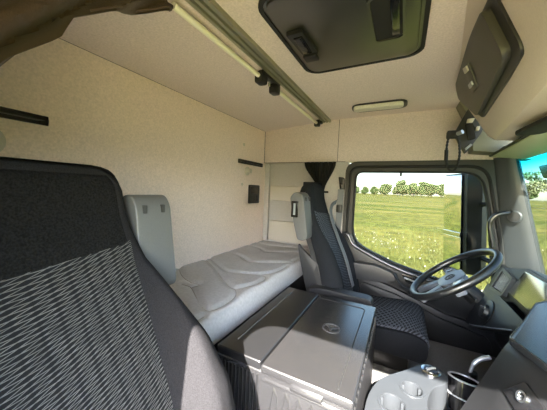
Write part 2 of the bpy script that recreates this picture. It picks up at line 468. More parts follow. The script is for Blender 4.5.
# ================================================================== BUNK
bm = NB(); box(bm, -1.14, -.66, -.01, 2.03, FL, -.60, .01); tag(obj('bunk_base', bm, M['shell_d']), 'dark bunk base box under the pale mattress', 'bunk')
def quilt():
    bm = NB(); X0, X1, Y0, Y1, zt, zb = -1.148, -.603, -.015, 2.04, -.482, -.60
    curves = [
        [(-1.198,1.075),(-1.05,.969),(-.937,.923),(-.875,.921),(-.882,.88)],
        [(-.952,.879),(-.888,.876),(-.781,.806),(-.705,.755),(-.650,.745),(-.635,.817),(-.645,.905),(-.690,.968),(-.73,.98),(-.823,1.04),(-.994,1.167),(-1.187,1.286)],
        [(-1.178,1.32),(-.991,1.205),(-.871,1.152),(-.70,1.206),(-.645,1.185),(-.64,1.083),(-.685,.985)],
        [(-1.131,1.507),(-.99,1.457),(-.873,1.39),(-.719,1.474),(-.64,1.52)],
        [(-.635,1.45),(-.64,1.308),(-.69,1.218)],
        [(-1.14,1.79),(-1.063,1.776),(-.912,1.704),(-.738,1.80),(-.64,1.84)],
        [(-1.14,1.93),(-1.0,1.90),(-.85,1.93),(-.66,1.97)],
        [(-.64,1.56),(-.635,1.70),(-.64,1.82)],
        [(-1.14,.80),(-1.0,.72),(-.9,.68),(-.75,.60),(-.65,.58)], [(-1.14,.45),(-.95,.40),(-.8,.36),(-.65,.34)], [(-.64,.05),(-.635,.3),(-.64,.7)]]
    S = [[(p.x, p.y) for p in spline([(x, y, 0) for x, y in c], 6)] for c in curves]
    segs = [(a, b) for c in S for a, b in zip(c, c[1:])]
    def dist(x, y):
        best = 9
        for (ax, ay), (bx, by) in segs:
            if min(ax, bx)-.05 > x or max(ax, bx)+.05 < x or min(ay, by)-.05 > y or max(ay, by)+.05 < y: continue
            ex, ey = bx-ax, by-ay; t = max(0, min(1, ((x-ax)*ex+(y-ay)*ey)/(ex*ex+ey*ey+1e-9)))
            best = min(best, math.hypot(x-ax-t*ex, y-ay-t*ey))
        return best
    nx, ny = 78, 250; rings = []
    r = .035
    xs = [X0+(X1-X0)*i/nx for i in range(nx+1)]
    for j in range(ny+1):
        y = Y0+(Y1-Y0)*j/ny; ring = [(X0, y, zb)]
        for x in xs:
            dd = dist(x, y)
            q = 1-min(1, dd/.030); z = zt+.004*noise.noise((x*9, y*9, 0))-.012*q**1.6
            e = min(X1-x, r)
            z -= r-math.sqrt(max(0, r*r-(r-e)**2)) if e < r else 0
            ring.append((x, y, z))
        ring += [(X1+.004, y, zt-.07), (X1, y, zb)]
        rings.append(ring)
    loft(bm, rings)
    return bm, S
qb, QS = quilt()
mt = obj('mattress', qb, M['mattress'], ang=60); tag(mt, 'pale quilted mattress lying on the bunk along the rear wall', 'mattress')
bm = NB()
for c in QS:
    c = [p for p in c if -1.14 < p[0] < -.62 and 0 < p[1] < 2.03]
    if len(c) > 2: tube(bm, [(x, y, -.4925) for x, y in c], .0022, 5)
obj('stitching', bm, M['piping'], mt)

# pads on the side wall over the foot of the bunk
for i, (z0, z1, lab) in enumerate(((-.102, .032, 'upper pale padded panel on the side wall above the bunk'), (-.466, -.283, 'lower pale padded panel on the side wall just above the mattress'))):
    bm = NB(); box(bm, -1.085, -.63, 2.01, 2.05, z0, z1, .014, 3); tag(obj('wall_pad', bm, M['pad']), lab, 'pad', 'padded panels at the foot of the bunk')
bm = NB(); box(bm, -1.149, -1.10, 2.012, 2.045, -.478, .232, .012, 3); struct(obj('trim_4', bm, M['felt_dark']), 'rounded padded post in the corner of the bunk')

# rear wall fittings
for i, (y0, y1, lab) in enumerate(((.06, .433, 'black slot vent high on the rear wall above the passenger seat'), (1.594, 1.965, 'black slot vent high on the rear wall near the side wall corner'))):
    r = thing('slot_vent', (-1.15, (y0+y1)/2, .19), lab, 'vent', 'slot vents on the rear wall')
    bm = NB(); Pv = Pl((-1.15, y0, .192), (0, 1, 0), (0, 0, 1)); Wd = y1-y0
    Pv.ring(bm, rrect(0, Wd, 0, .034, .004), rrect(.008, Wd-.008, .007, .027, .003), 0, .008, (Wd/2, .017)); obj('frame', bm, M['gloss'], r)
    bm = NB(); Pv.slab(bm, rrect(.004, Wd-.004, .004, .030, .003), .0, .003); obj('slot', bm, M['rubber'], r)
    bm = NB(); Pv.slab(bm, rrect(.010, Wd-.010, .0145, .0185, .0015), .002, .006); obj('slat', bm, M['dash'], r)
for y, z, s, lab in ((.275, .118, 1.35, 'round beige hook plate on the rear wall under the left slot vent'), (1.724, .140, 1.0, 'small beige hook knob on the rear wall between slot vent and black switch panel')):
    bm = NB(); lathe(bm, [(.001, 0), (.034*s, 0), (.036*s, .008), (.028*s, .016), (.018*s, .020), (.016*s, .034), (.020*s, .040), (.001, .042)], (-1.153, y, z), (1, 0, 0), 24)
    tag(obj('coat_hook', bm, M['beige']), lab, 'hook', 'hooks on the rear wall')
for y, z, lab in ((1.669, .345, 'tiny beige cap on the rear wall above the right slot vent'), (1.66, .03, 'tiny beige cap on the rear wall left of the black switch panel')):
    bm = NB(); lathe(bm, [(.001, 0), (.013, 0), (.012, .006), (.001, .008)], (-1.153, y, z), (1, 0, 0), 16); tag(obj('screw_cap', bm, M['beige']), lab, 'cap', 'caps on the rear wall')
r = thing('switch_panel', (-1.15, 1.83, -.125), 'black switch panel on the rear wall above the mattress', 'switch panel')
Pv = Pl((-1.15, 1.75, -.128), (0, 1, 0), (0, 0, 1))
bm = NB(); Pv.slab(bm, rrect(0, .165, 0, .158, .012), 0, .014, .004); obj('plate', bm, M['black'], r)
bm = NB(); Pv.slab(bm, rrect(.02, .145, .085, .142, .006), .012, .018, .002); obj('display', bm, M['gloss'], r)
for k in range(3):
    bm = NB(); Pv.slab(bm, rrect(.022+.042*k, .058+.042*k, .018, .070, .004), .012, .020, .003); obj('rocker', bm, M['dash2'], r)

# ================================================================== CEILING FITTINGS
# roof hatch
r = thing('roof_hatch', (-.21, .92, .572), 'large dark roof hatch with rounded corners in the ceiling', 'roof hatch')
HX0, HX1, HY0, HY1 = -.447, .035, .655, 1.185
O = rrect(HX0, HX1, HY0, HY1, .065, 7); cH = ((HX0+HX1)/2, (HY0+HY1)/2)
def rr_in(k, rad): return rrect(HX0+k, HX1-k, HY0+k, HY1-k, rad, 7)
bm = NB(); ring_plate(bm, O, rr_in(.014, .054), 'z', .560, .571, cH); obj('outer_seal', bm, M['rubber'], r)
bm = NB(); ring_plate(bm, rr_in(.014, .054), rr_in(.026, .045), 'z', .565, .571, cH); obj('rim', bm, M['hatch'], r)
bm = NB(); prism(bm, rr_in(.024, .044), 'z', .556, .5705, .006); pn = obj('panel', bm, M['hatch'], r)
bm = NB(); prism(bm, [(-.405, .825), (-.345, .825), (-.335, .975), (-.355, 1.005), (-.395, .99)], 'z', .540, .557, .004); l = obj('latch', bm, M['black'], r)
bm = NB(); box(bm, -.385, -.352, .845, .955, .534, .542, .003); obj('latch_lever', bm, M['gloss'], l)
bm = NB(); box(bm, -.395, -.34, .965, 1.012, .530, .545, .005); obj('latch_hinge', bm, M['black'], l)
oc = rrect(-.132, -.030, .770, 1.008, .022, 6); cc = (-.08, .89)
bm = NB(); ring_plate(bm, oc, rrect(-.124, -.038, .778, 1.000, .018, 6), 'z', .546, .557, cc); hr = obj('handle_rim', bm, M['hatch'], r)
bm = NB(); prism(bm, rrect(-.125, -.037, .777, 1.001, .018, 6), 'z', .552, .557); obj('handle_well', bm, M['rubber'], hr)
bm = NB(); box(bm, -.070, -.045, .785, .965, .538, .550, .004); obj('pull_bar', bm, M['gloss'], hr)
# interior lamp
r = thing('interior_lamp', (-.18, 1.77, .572), 'oblong reading lamp with pale lens on the ceiling behind the roof hatch', 'lamp')
bm = NB(); prism(bm, rrect(-.345, -.015, 1.700, 1.835, .055, 7), 'z', .552, .571, .006); obj('housing', bm, M['black'], r)
bm = NB(); prism(bm, rrect(-.328, -.035, 1.688, 1.760, .03, 6), 'z', .532, .556, .008); ln = obj('lens', bm, M['lens'], r)
bm = NB(); box(bm, -.23, -.13, 1.775, 1.80, .545, .553, .003); obj('switch', bm, M['gloss'], r)

# curtain track and grab rail over the bunk edge
bm = NB()
prism(bm, [(-.612, .567), (-.612, .548), (-.600, .548), (-.597, .556), (-.590, .556), (-.587, .548), (-.575, .548), (-.572, .556), (-.565, .556), (-.562, .548), (-.548, .548), (-.548, .567)], 'y', .02, 1.995)
tag(obj('curtain_track', bm, M['alu'], ang=20), 'dull aluminium curtain track along the ceiling over the bunk edge', 'track')
r = thing('grab_rail', (-.635, 1.0, .53), 'pale metal grab rail in black brackets under the ceiling over the bunk', 'rail')
for y0, y1 in ((.54, 1.045), (1.205, 1.925)):
    bm = NB(); tube(bm, [(-.640, y0, .530), (-.640, (y0+y1)/2, .530), (-.640, y1, .530)], .0105, 14); obj('rod', bm, M['rod'], r)
bm = NB()
for yc in (1.055, 1.195): box(bm, -.662, -.618, yc-.028, yc+.028, .500, .552, .010)
box(bm, -.650, -.612, 1.04, 1.21, .542, .562, .006); box(bm, -.650, -.625, 1.065, 1.09, .535, .560, .004); box(bm, -.650, -.625, 1.16, 1.185, .535, .560, .004)
b1 = obj('middle_bracket', bm, M['black'], r)
bm = NB(); lathe(bm, [(.001, 0), (.007, 0), (.007, .03), (.001, .03)], (-.635, 1.125, .515), (0, 0, 1), 12); obj('pin', bm, M['chrome'], b1)
bm = NB(); box(bm, -.660, -.618, 1.905, 1.945, .506, .552, .007); box(bm, -.645, -.605, 1.925, 1.965, .53, .562, .006); obj('end_bracket', bm, M['black'], r)

# brown curtain gathered on the passenger side
bm = NB(); ns, nt_ = 46, 26; top = []; rows = []
def zbot(y):
    pts = [(-.10, -.30), (.05, -.02), (.12, .11), (.178, .206), (.212, .240), (.250, .275), (.288, .345), (.40, .424), (.53, .505)]
    for (a, za), (b, zb) in zip(pts, pts[1:]):
        if a <= y <= b: return za+(zb-za)*(y-a)/(b-a)
    return pts[0][1]
for j in range(nt_+1):
    v = j/nt_; row = []
    for i in range(ns+1):
        y = -.02+.545*i/ns; zb = zbot(y); z = .552+(zb-.552)*v
        ph = (y*1.0+(.55-z)*.85)*84
        amp = .012+.030*min(1, (.55-z)/.25)
        x = -.640+amp*(abs(math.sin(ph*.5))*2-1.2)+.006*math.sin(ph*2.3+1)
        row.append((x, y, z))
    rows.append(row)
front = rows; back = [[(x-.008, y, z) for x, y, z in row] for row in rows]
rings = [f+b[::-1] for f, b in zip(front, back)]
loft(bm, rings); cu = obj('curtain', bm, M['curtain'], ang=60); tag(cu, 'brown cloth curtain swept aside on the track above the passenger seat', 'curtain', 'cab curtains')
bm = NB()
pts = [rows[-1][i] for i in range(ns+1) if rows[-1][i][1] > .30]
tube(bm, [(x+.003, y, z+.008) for x, y, z in pts], .003, 6); obj('hem', bm, M['curtain'], cu)
# black curtain tied back behind the driver seat
bm = NB(); rows = []; nu = 44
for j in range(21):
    v = j/20; z = .232-.55*v
    k = max(0, min(1, v/.42)); k = k*k*(3-2*k)
    xl = -.745+.120*k-.02*max(0, v-.42); xr = -.485-.085*k+.02*max(0, v-.42)
    f = []; b = []
    for i in range(nu+1):
        u = i/nu; x = xl+(xr-xl)*u; y = 1.965+.016*math.sin(u*2*PI*7+v*2)*(1-.4*k)-.012*math.sin(PI*u)*k
        f.append((x, y, z)); b.append((x, y+.006, z))
    rows.append(f+b[::-1])
loft(bm, rows); cu2 = obj('curtain', bm, M['curtain_d'], ang=60); tag(cu2, 'black curtain tied back to a fan shape on the wall behind the driver seat', 'curtain', 'cab curtains')
bm = NB(); tube(bm, [(-.60+.062*math.cos(a), 1.962+.030*math.sin(a), -.005) for a in [2*PI*k/24 for k in range(24)]], .008, 6, closed=True); obj('tie_back', bm, M['curtain_d'], cu2)

# ================================================================== OVERHEAD LOCKER
def fx(y, z): return .02+.117*y+.4375*(.57-z)
r = thing('overhead_locker', (.4, .8, .25), 'beige overhead locker above the windscreen with a dark flap', 'locker')
bm = NB()
rings = []
for y, ee in ((-.02, 0), (.4, 0), (.9, 0), (1.2, 0), (1.45, 0)):
    rings.append([(fx(y, .572), y, .572), (fx(y, .48), y, .48), (fx(y, .38), y, .38), (fx(y, .31), y, .31), (fx(y, .275)+.004, y, .275), (fx(y, .262)+.02, y, .258), (.50, y, .240), (.60, y, .240), (.62, y, .572)])
# slanting far end: higher points reach further towards the side wall
e = []
for x, y, z in rings[-1]:
    yy = 1.45+max(0, (z-.28))*.85
    e.append((fx(yy, z) if x < .45 and z > .27 else x, yy, z))
rings.append(e)
loft(bm, rings); obj('body', bm, M['locker'], r, ang=25)
# plane of the sloping face
def fp(y, z, h=0):
    n = Vector((-1, .117, -.4375)).normalized(); return Vector((fx(y, z), y, z))+n*h
def face_slab(bm, poly, h0, h1, bev=0.):
    t = bmesh.new(); A = [t.verts.new(fp(a, b, h0)) for a, b in poly]; B = [t.verts.new(fp(a, b, h1)) for a, b in poly]
    t.faces.new(A); t.faces.new(B[::-1]); n = len(poly)
    for i in range(n): t.faces.new((A[i], B[i], B[(i+1) % n], A[(i+1) % n]))
    bmesh.ops.recalc_face_normals(t, faces=t.faces[:])
    if bev: bevel_all(t, [e for e in t.edges if e.calc_face_angle(0) > .4], bev, 2)
    merge(bm, t); return bm
dp = rpoly([(.745, .470), (.96, .507), (1.50, .556), (1.605, .507), (1.37, .338), (.90, .322), (.745, .322)], [.02, .1, .04, .05, .04, 0, .03], 5)
bm = NB(); face_slab(bm, dp, -.004, .006, .003); obj('flap_surround', bm, M['black'], r)
dp2 = rpoly([(.79, .465), (.96, .494), (1.48, .543), (1.575, .503), (1.355, .353), (.90, .345), (.79, .345)], [.02, .1, .03, .04, .035, 0, .03], 5)
bm = NB(); face_slab(bm, dp2, .003, .024, .006); fl = obj('flap', bm, M['lockdoor'], r)
bm = NB(); face_slab(bm, [(1.165, .492), (1.075, .466), (1.105, .392), (1.215, .408)], .022, .029, .003); la = obj('latch', bm, M['black'], fl)
bm = NB(); face_slab(bm, [(1.155, .485), (1.095, .468), (1.100, .452), (1.160, .466)], .028, .034, .002); obj('latch_button', bm, M['beige'], la)
bm = NB(); face_slab(bm, [(1.125, .425), (1.19, .435), (1.195, .422), (1.128, .411)], .028, .034, .002); obj('latch_catch', bm, M['silver'], la)
# recess beyond the locker, in the corner over the driver door
bm = NB()
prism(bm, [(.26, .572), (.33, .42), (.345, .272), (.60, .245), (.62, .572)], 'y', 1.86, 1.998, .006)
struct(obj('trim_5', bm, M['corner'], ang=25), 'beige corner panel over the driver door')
r = thing('control_panel', (.32, 1.84, .25), 'dark panel of switches in the overhead corner next to the locker flap', 'control panel')
bm = NB(); prism(bm, rpoly([(.300, .515), (.385, .43), (.372, .37), (.305, .252), (.242, .372)], .012), 'y', 1.835, 1.865, .005); obj('plate', bm, M['dash2'], r)
bm = NB(); prism(bm, rpoly([(.292, .425), (.325, .425), (.345, .335), (.310, .328)], .008), 'y', 1.815, 1.838, .004); dv = obj('radio', bm, M['gloss'], r)
bm = NB(); prism(bm, [(.300, .452), (.335, .455), (.325, .430), (.297, .43)], 'y', 1.82, 1.838, .003); obj('beige_button', bm, M['beige'], r)
bm = NB(); prism(bm, [(.345, .405), (.362, .408), (.358, .382), (.342, .382)], 'y', 1.82, 1.838, .003); obj('beige_button', bm, M['beige'], r)
bm = NB(); prism(bm, [(.300, .285), (.325, .310), (.335, .302), (.305, .272)], 'y', 1.825, 1.838, .002); obj('bright_strip', bm, M['silver'], r)
# coiled lead
r = thing('microphone_lead', (.24, 1.82, .2), 'black lead looping down from a plug below the overhead control panel', 'cable')
bm = NB(); box(bm, .205, .262, 1.80, 1.85, .345, .388, .008); obj('plug', bm, M['rubber'], r)
bm = NB(); lathe(bm, [(.001, 0), (.012, 0), (.012, .03), (.001, .03)], (.255, 1.805, .365), (.6, -.6, .2), 12); obj('plug_collar', bm, M['silver'], r)
pp = spline([(.215, 1.81, .352), (.209, 1.81, .30), (.212, 1.81, .22), (.225, 1.81, .165), (.247, 1.81, .150), (.265, 1.81, .175), (.274, 1.81, .235), (.270, 1.81, .30), (.262, 1.82, .345)], 10)
bm = NB(); tube(bm, pp, [.0045+.0022*(math.sin(i*2.1) > 0) for i in range(len(pp))], 8); obj('lead', bm, M['rubber'], r)
bm = NB(); tube(bm, [(.2085, 1.81, .275), (.210, 1.81, .215)], .010, 10); obj('lead_clip', bm, M['rubber'], r)

# sun visor and its lamp under the locker
r = thing('sun_visor', (.46, 1.0, .22), 'grey sun visor with painted green meadow light, folded up under the overhead locker', 'sun visor')
bm = NB(); hexa(bm, [(.330, .10, .238), (.330+.085, 1.80, .238), (.56, 1.80, .238), (.56, .10, .238), (.333, .10, .226), (.418, 1.80, .226), (.56, 1.80, .212), (.56, .10, .212)], .005); obj('flap', bm, M['visor'], r)
bm = NB(); tube(bm, [(.325, .12, .232), (.410, 1.79, .232)], .006, 8); obj('edge', bm, M['dash2'], r)
r = thing('visor_lamp', (.33, 1.05, .2), 'small clear lamp with dark rim under the overhead locker at the right edge', 'lamp')
Pv = Pl((.375, 1.10, .222), (.05, -1, 0), (1, .05, .03))
pts = rrect(-.09, .16, -.045, .035, .035, 6)
bm = NB(); Pv.slab(bm, pts, 0, .014, .004); obj('rim', bm, M['rubber'], r)
bm = NB(); Pv.slab(bm, rrect(-.055, .12, -.032, .022, .025, 6), .012, .022, .004); obj('lens', bm, M['lens'], r)

# ================================================================== SEATS
def interp(tb, z):
    if z >= tb[0][0]: return tb[0][1]
    for (a, va), (b, vb) in zip(tb, tb[1:]):
        if b <= z <= a: return va+(vb-va)*(z-a)/(b-a)
    return tb[-1][1]
XC = [(.04, -.668), (.0, -.664), (-.08, -.655), (-.2, -.62), (-.3, -.575), (-.4, -.53), (-.53, -.475), (-.7, -.425), (-.85, -.40)]
BO = [(-.10, 0), (-.2, .028), (-.3, .080), (-.39, .113), (-.5, .120), (-.6, .110), (-.72, .09), (-.85, .04)]
HW = [(.04, .160), (-.02, .168), (-.12, .180), (-.2, .195), (-.3, .224), (-.39, .256), (-.5, .280), (-.6, .288), (-.85, .27)]
TH = [(.04, .09), (-.1, .105), (-.3, .10), (-.5, .088), (-.6, .10), (-.85, .13)]
def seat(name, cy, dx, dz, s, label, cloth, side, weave, group, nar=1.0, bos=1.0, shield=None):
    """s = +1 when the middle of the cab lies towards +y"""
    r = thing(name, (-.25+dx, cy, FL), label, 'seat', group)
    T = lambda p: (p[0]+dx, max(-.02, min(1.995, cy+s*p[1])), p[2]+dz)
    def front(u, z, off=0):
        xc = interp(XC, z); b = interp(BO, z)*bos; a = abs(u)
        t = max(0, min(1, (a*hw(z)-.145)/.055)); t = t*t*(3-2*t)
        x = xc+b*t+off
        rr = .055
        if a > .80:
            q = (a-.80)/.20; x -= rr*(1-math.sqrt(max(0, 1-q*q)))
        x -= .012*(1-(a/.55)**2 if a < .55 else 0)*0
        return x
    NU = 40
    def hw(z):
        h = interp(HW, z)*nar
        top = .040
        if z > -.02:
            q = min(1, (z+.02)/(top+.02)); h -= .075*(1-math.sqrt(max(0, 1-q*q)))
        return h
    def ring(z, sc=1., pinch=0):
        out = []; h = hw(z)*sc; th = interp(TH, z)
        if z > -.03: pinch = .026*(1-math.sqrt(max(0, 1-min(1, (z+.03)/.07)**2)))
        for i in range(NU+1):
            u = -1+2*i/NU; out.append(T((front(u, z)-pinch, h*u, z)))
        for i in range(NU+1):
            u = 1-2*i/NU; q = max(0, (abs(u)-.7)/.3); pinch = .048*(1-math.sqrt(max(0, 1-min(1, (z+.07)/.11)**2))) if z > -.07 else pinch; out.append(T((interp(XC, z)-th+.05*(1-math.sqrt(max(0, 1-q*q)))+pinch, h*u, z)))
        return out
    zs = [-.86+.88*i/44 for i in range(45)]
    zs = [z for z in zs if z < .018]+[.020, .028, .033]
    rings = [ring(z) for z in zs]
    rings += [ring(.038, .95), ring(.040, .86)]
    bm = NB(); loft(bm, rings); bk = obj('backrest', bm, side, r, ang=60)
    # plain cloth of the head part
    def patch(z0, z1, um, off, nz=30, topcurve=0.):
        bm = NB(); f = []; b = []
        for j in range(nz+1):
            z = z0+(z1-z0)*j/nz; fr = []; br = []
            for i in range(25):
                u = min(um, .153/hw(z) if um > .85 else 9)*(-1+2*i/24); zz = z
                if topcurve and j > nz*.5: zz = z-topcurve*(1-(-1+2*i/24))*.5*((j-nz*.5)/(nz*.5))
                fall = .004 if (i in (0, 24) or j in (0, nz)) else 0
                pk = .026*(1-math.sqrt(max(0, 1-min(1, (zz+.03)/.07)**2))) if zz > -.03 else 0
                fr.append(T((front(u, zz, off)-fall-pk, hw(zz)*u, zz))); br.append(T((front(u, zz, -.006)-pk, hw(zz)*u, zz)))
            f.append(fr); b.append(br)
        R = [x+y[::-1] for x, y in zip(f, b)]
        loft(bm, R); return bm
    obj('centre_panel', patch(-.82, -.150, .90, .006, 44, .035), weave, r, ang=60)
    obj('head_panel', patch(-.20, .020, .80, .003, 24), cloth, r, ang=60)
    # pale shell behind, with the belt box at the shoulder on the inner side
    bm = NB(); rings = []
    for z in (-.80, -.6, -.4, -.2, -.1):
        xb = interp(XC, z)-interp(TH, z); h = hw(z)*.98
        rings.append([T(p) for p in ((xb+.03, -h, z), (xb+.03, h, z), (xb-.004, h*.97, z), (xb-.010, h*.6, z), (xb-.010, -h*.6, z), (xb-.004, -h*.97, z))])
    loft(bm, rings); obj('rear_shell', bm, M['shell_d'], r, ang=40)
    bm = NB()
    sp_ = [(-.748, -.065), (-.725, -.035), (-.685, -.03), (-.660, -.06), (-.640, -.2), (-.624, -.310), (-.66, -.325), (-.69, -.318), (-.722, -.2)]
    t = bmesh.new(); prism(t, rpoly(sp_, .025, 4), 'y', .185, .303, .018, 3)
    for v in t.verts: v.co = T(v.co)
    merge(bm, t); sb = obj('shoulder_box', bm, M['shell'], r)
    bm = NB(); t = bmesh.new(); box(t, -.735, -.690, .296, .308, -.185, -.085, .006)
    for v in t.verts: v.co = T(v.co)
    merge(bm, t); gd = obj('belt_guide', bm, M['gloss'], sb)
    bm = NB(); t = bmesh.new(); box(t, -.720, -.706, .305, .311, -.17, -.10, .002)
    for v in t.verts: v.co = T(v.co)
    merge(bm, t); obj('guide_slot', bm, M['silver'], gd)
    for k in (-.705, -.68):
        bm = NB(); t = bmesh.new(); box(t, -.668, -.650, .205 if k < -.7 else .265, .215 if k < -.7 else .275, -.085, -.060, .003)
        for v in t.verts: v.co = T(v.co)
        merge(bm, t); obj('shell_rib', bm, M['shell_d'], sb)
    # lower side shield of grey plastic
    bm = NB(); t = bmesh.new()
    prism(t, rpoly(shield or [(-.690, -.345), (-.665, -.36), (-.50, -.62), (-.48, -.72), (-.555, -.74), (-.575, -.50), (-.675, -.42)], .02, 4), 'y', .235*nar, .262*nar, .006)
    for v in t.verts: v.co = T(v.co)
    merge(bm, t); obj('side_shield', bm, M['shield'], r)
    # cushion, its patterned top and the base
    bm = NB(); t = bmesh.new()
    prism(t, rpoly([(-.56, -.745), (-.30, -.765), (-.05, -.752), (.024, -.775), (.034, -.825), (.020, -.890), (-.56, -.885)], [.03, .05, .06, .04, .04, .03, .02], 5), 'y', -.25*nar, .25*nar, .022, 3)
    for v in t.verts: v.co = T(v.co)
    merge(bm, t); obj('seat_cushion', bm, side, r)
    bm = NB(); t = bmesh.new()
    prism(t, rpoly([(-.46, -.765), (-.30, -.762), (-.05, -.733), (.022, -.757), (.0385, -.800), (.036, -.815), (.0, -.81), (-.05, -.78), (-.46, -.785)], [.01, .05, .05, .05, .02, 0, 0, .03, .01], 5), 'y', -.200, .225*nar, .008, 2)
    for v in t.verts: v.co = T(v.co)
    merge(bm, t); obj('cushion_panel', bm, weave, r)
    bm = NB(); t = bmesh.new(); box(t, -.50, -.05, -.20, .20, FL-dz, -.875, .02)
    for v in t.verts: v.co = T(v.co)
    merge(bm, t); obj('seat_base', bm, M['black'], r)
    return r, T
G = 'cab seats'
s1, T1 = seat('truck_seat', .255, 0, 0, 1, 'large black passenger seat with pale thread pattern in the foreground', M['seat'], M['bolster'], M['weave'], G)
s2, T2 = seat('truck_seat', 1.705, .132, .02, -1, 'dark driver seat beside the window behind the steering wheel', M['drvseat'], M['drvseat'], M['weave2'], G, .95, .42, [(-.705, -.350), (-.675, -.385), (-.55, -.48), (-.43, -.58), (-.42, -.72), (-.60, -.74), (-.640, -.62), (-.690, -.43)])
# armrest of the driver seat on the inner side
bm = NB(); t = bmesh.new()
prism(t, rpoly([(-.47, -.575), (-.40, -.560), (-.13, -.562), (-.105, -.585), (-.12, -.615), (-.40, -.625), (-.47, -.63)], .02, 4), 'y', 1.385, 1.455, .012, 3)
merge(bm, t); am = obj('armrest', bm, M['shield'], s2)
bm = NB(); box(bm, -.43, -.13, 1.392, 1.448, -.612, -.628+.0, .004); obj('armrest_underside', bm, M['black'], am)
# seat belt of the driver: anchor on the door pillar and the strap over the outer bolster
r = thing('seat_belt', (-.44, 1.97, -.6), 'grey seat belt hanging from the door pillar beside the driver seat', 'seat belt')
bm = NB(); prism(bm, rpoly([(-.462, .118), (-.418, .112), (-.412, .02), (-.445, .005), (-.452, .06)], .01), 'y', 1.975, 2.004, .006); an = obj('anchor', bm, M['black'], r)
bm = NB(); box(bm, -.447, -.428, 1.968, 1.978, .03, .07, .003); obj('anchor_slot', bm, M['gloss'], an)
def strap(pts, wv, th=.0018):
    P_ = spline(pts, 8); bm = NB(); rings = []
    W_ = Vector(wv).normalized()*.023
    for i, p in enumerate(P_):
        dd = (P_[min(i+1, len(P_)-1)]-P_[max(i-1, 0)]).normalized(); n = dd.cross(W_).normalized()*th; ww = n.cross(dd).normalized()*.023
        rings.append([p-ww-n, p+ww-n, p+ww+n, p-ww+n])
    loft(bm, rings); return bm
obj('pillar_strap', strap([(-.435, 1.972, .02), (-.438, 1.970, -.15), (-.445, 1.965, -.33)], (1, .1, 0)), M['belt'], r)
obj('lap_strap', strap([(-.455, 1.930, -.075), (-.470, 1.850, -.110), (-.460, 1.815, -.185), (-.400, 1.805, -.33), (-.332, 1.80, -.48), (-.275, 1.80, -.66)], (.1, 1, .1)), M['belt'], r)
bm = NB(); box(bm, -.462, -.420, 1.955, 1.98, -.16, -.10, .006); obj('height_slider', bm, M['black'], r)

# ================================================================== STORAGE BOX BETWEEN THE SEATS
r = thing('storage_box', (-.32, .98, FL), 'big grey plastic box with a hinged lid and emblem between the seats', 'box')
bx0, bx1, by0, by1, bz = -.550, -.086, .672, 1.292, -.552
bm = NB(); box(bm, bx0, bx1, by0, by1, FL, bz-.030, .012, 3)
bodyo = obj('body', bm, M['fridge'], r)
bm = NB(); box(bm, bx0, -.372, by0, by1, bz-.033, bz-.001, .008, 3); obj('fixed_top', bm, M['fridge_d'], r)
bm = NB(); box(bm, -.366, bx1+.004, by0-.012, by1, bz-.030, bz, .009, 3); lid = obj('lid', bm, M['fridge'], r)
# raised line on the lid
bm = NB()
tube(bm, [(-.128, by0+.012, bz), (-.128, by1-.07, bz), (-.135, by1-.058, bz), (-.148, by1-.052, bz), (-.36, by1-.052, bz)], .0022, 6); obj('lid_groove', bm, M['rubber'], lid)
bm = NB(); tube(bm, [(-.505, by0+.06, bz-.001), (-.505, by1-.05, bz-.001)], .002, 6); obj('top_groove', bm, M['shell'], r)
# emblem: flat oval with a three pointed star
bm = NB(); ec = Vector((-.225, .985, bz))
lathe(bm, [(.030, .0), (.030, .0025), (.034, .0025), (.034, 0)], ec, (0, 0, 1), 36)
em = NB()
ring_plate(em, [(ec.x+.035*math.cos(a), ec.y+.035*math.sin(a)) for a in [2*PI*k/40 for k in range(40)]], [(ec.x+.030*math.cos(a), ec.y+.030*math.sin(a)) for a in [2*PI*k/40 for k in range(40)]], 'z', bz-.001, bz+.003, (ec.x, ec.y), 48)
for k in range(3):
    a = 2*PI*k/3+.5; q = Vector((math.cos(a), math.sin(a), 0)); pq = Vector((-q.y, q.x, 0))*.006
    hexa(em, [ec-pq, ec+pq, ec+q*.031+pq*.1, ec+q*.031-pq*.1, ec-pq+Vector((0,0,.002)), ec+pq+Vector((0,0,.002)), ec+q*.031+pq*.1+Vector((0,0,.002)), ec+q*.031-pq*.1+Vector((0,0,.002))])
bm.free(); obj('emblem', em, M['emblem'], lid)
# lip handle, ribs on the front and on the side
bm = NB(); box(bm, -.262, -.165, by0-.018, by0-.006, bz-.040, bz-.024, .004); obj('lid_handle', bm, M['fridge'], lid)
bm = NB()
box(bm, -.36, bx1-.005, by0-.006, by0+.004, bz-.058, bz-.050, .002); obj('front_ledge', bm, M['fridge'], r)
for k in range(6):
    x = -.335+.041*k; bm = NB(); Pv = Pl((x, by0, FL+.06), (1, 0, 0), (0, 0, 1))
    Pv.ring(bm, rrect(0, .026, 0, .30, .011, 5), rrect(.004, .022, .004, .296, .009, 5), -.002, .005, (.013, .15), 60); obj('front_rib', bm, M['fridge'], r)
for k in range(12):
    x = -.545+.0145*k; bm = NB(); box(bm, x, x+.006, by0-.005, by0+.003, FL+.05, bz-.045, .002); obj('grille_bar', bm, M['fridge_d'], r)
for k in range(18):
    y = by0+.03+.033*k; bm = NB(); box(bm, bx1-.002, bx1+.006, y, y+.016, FL+.04, bz-.045, .002); obj('side_rib', bm, M['fridge_d'], r)

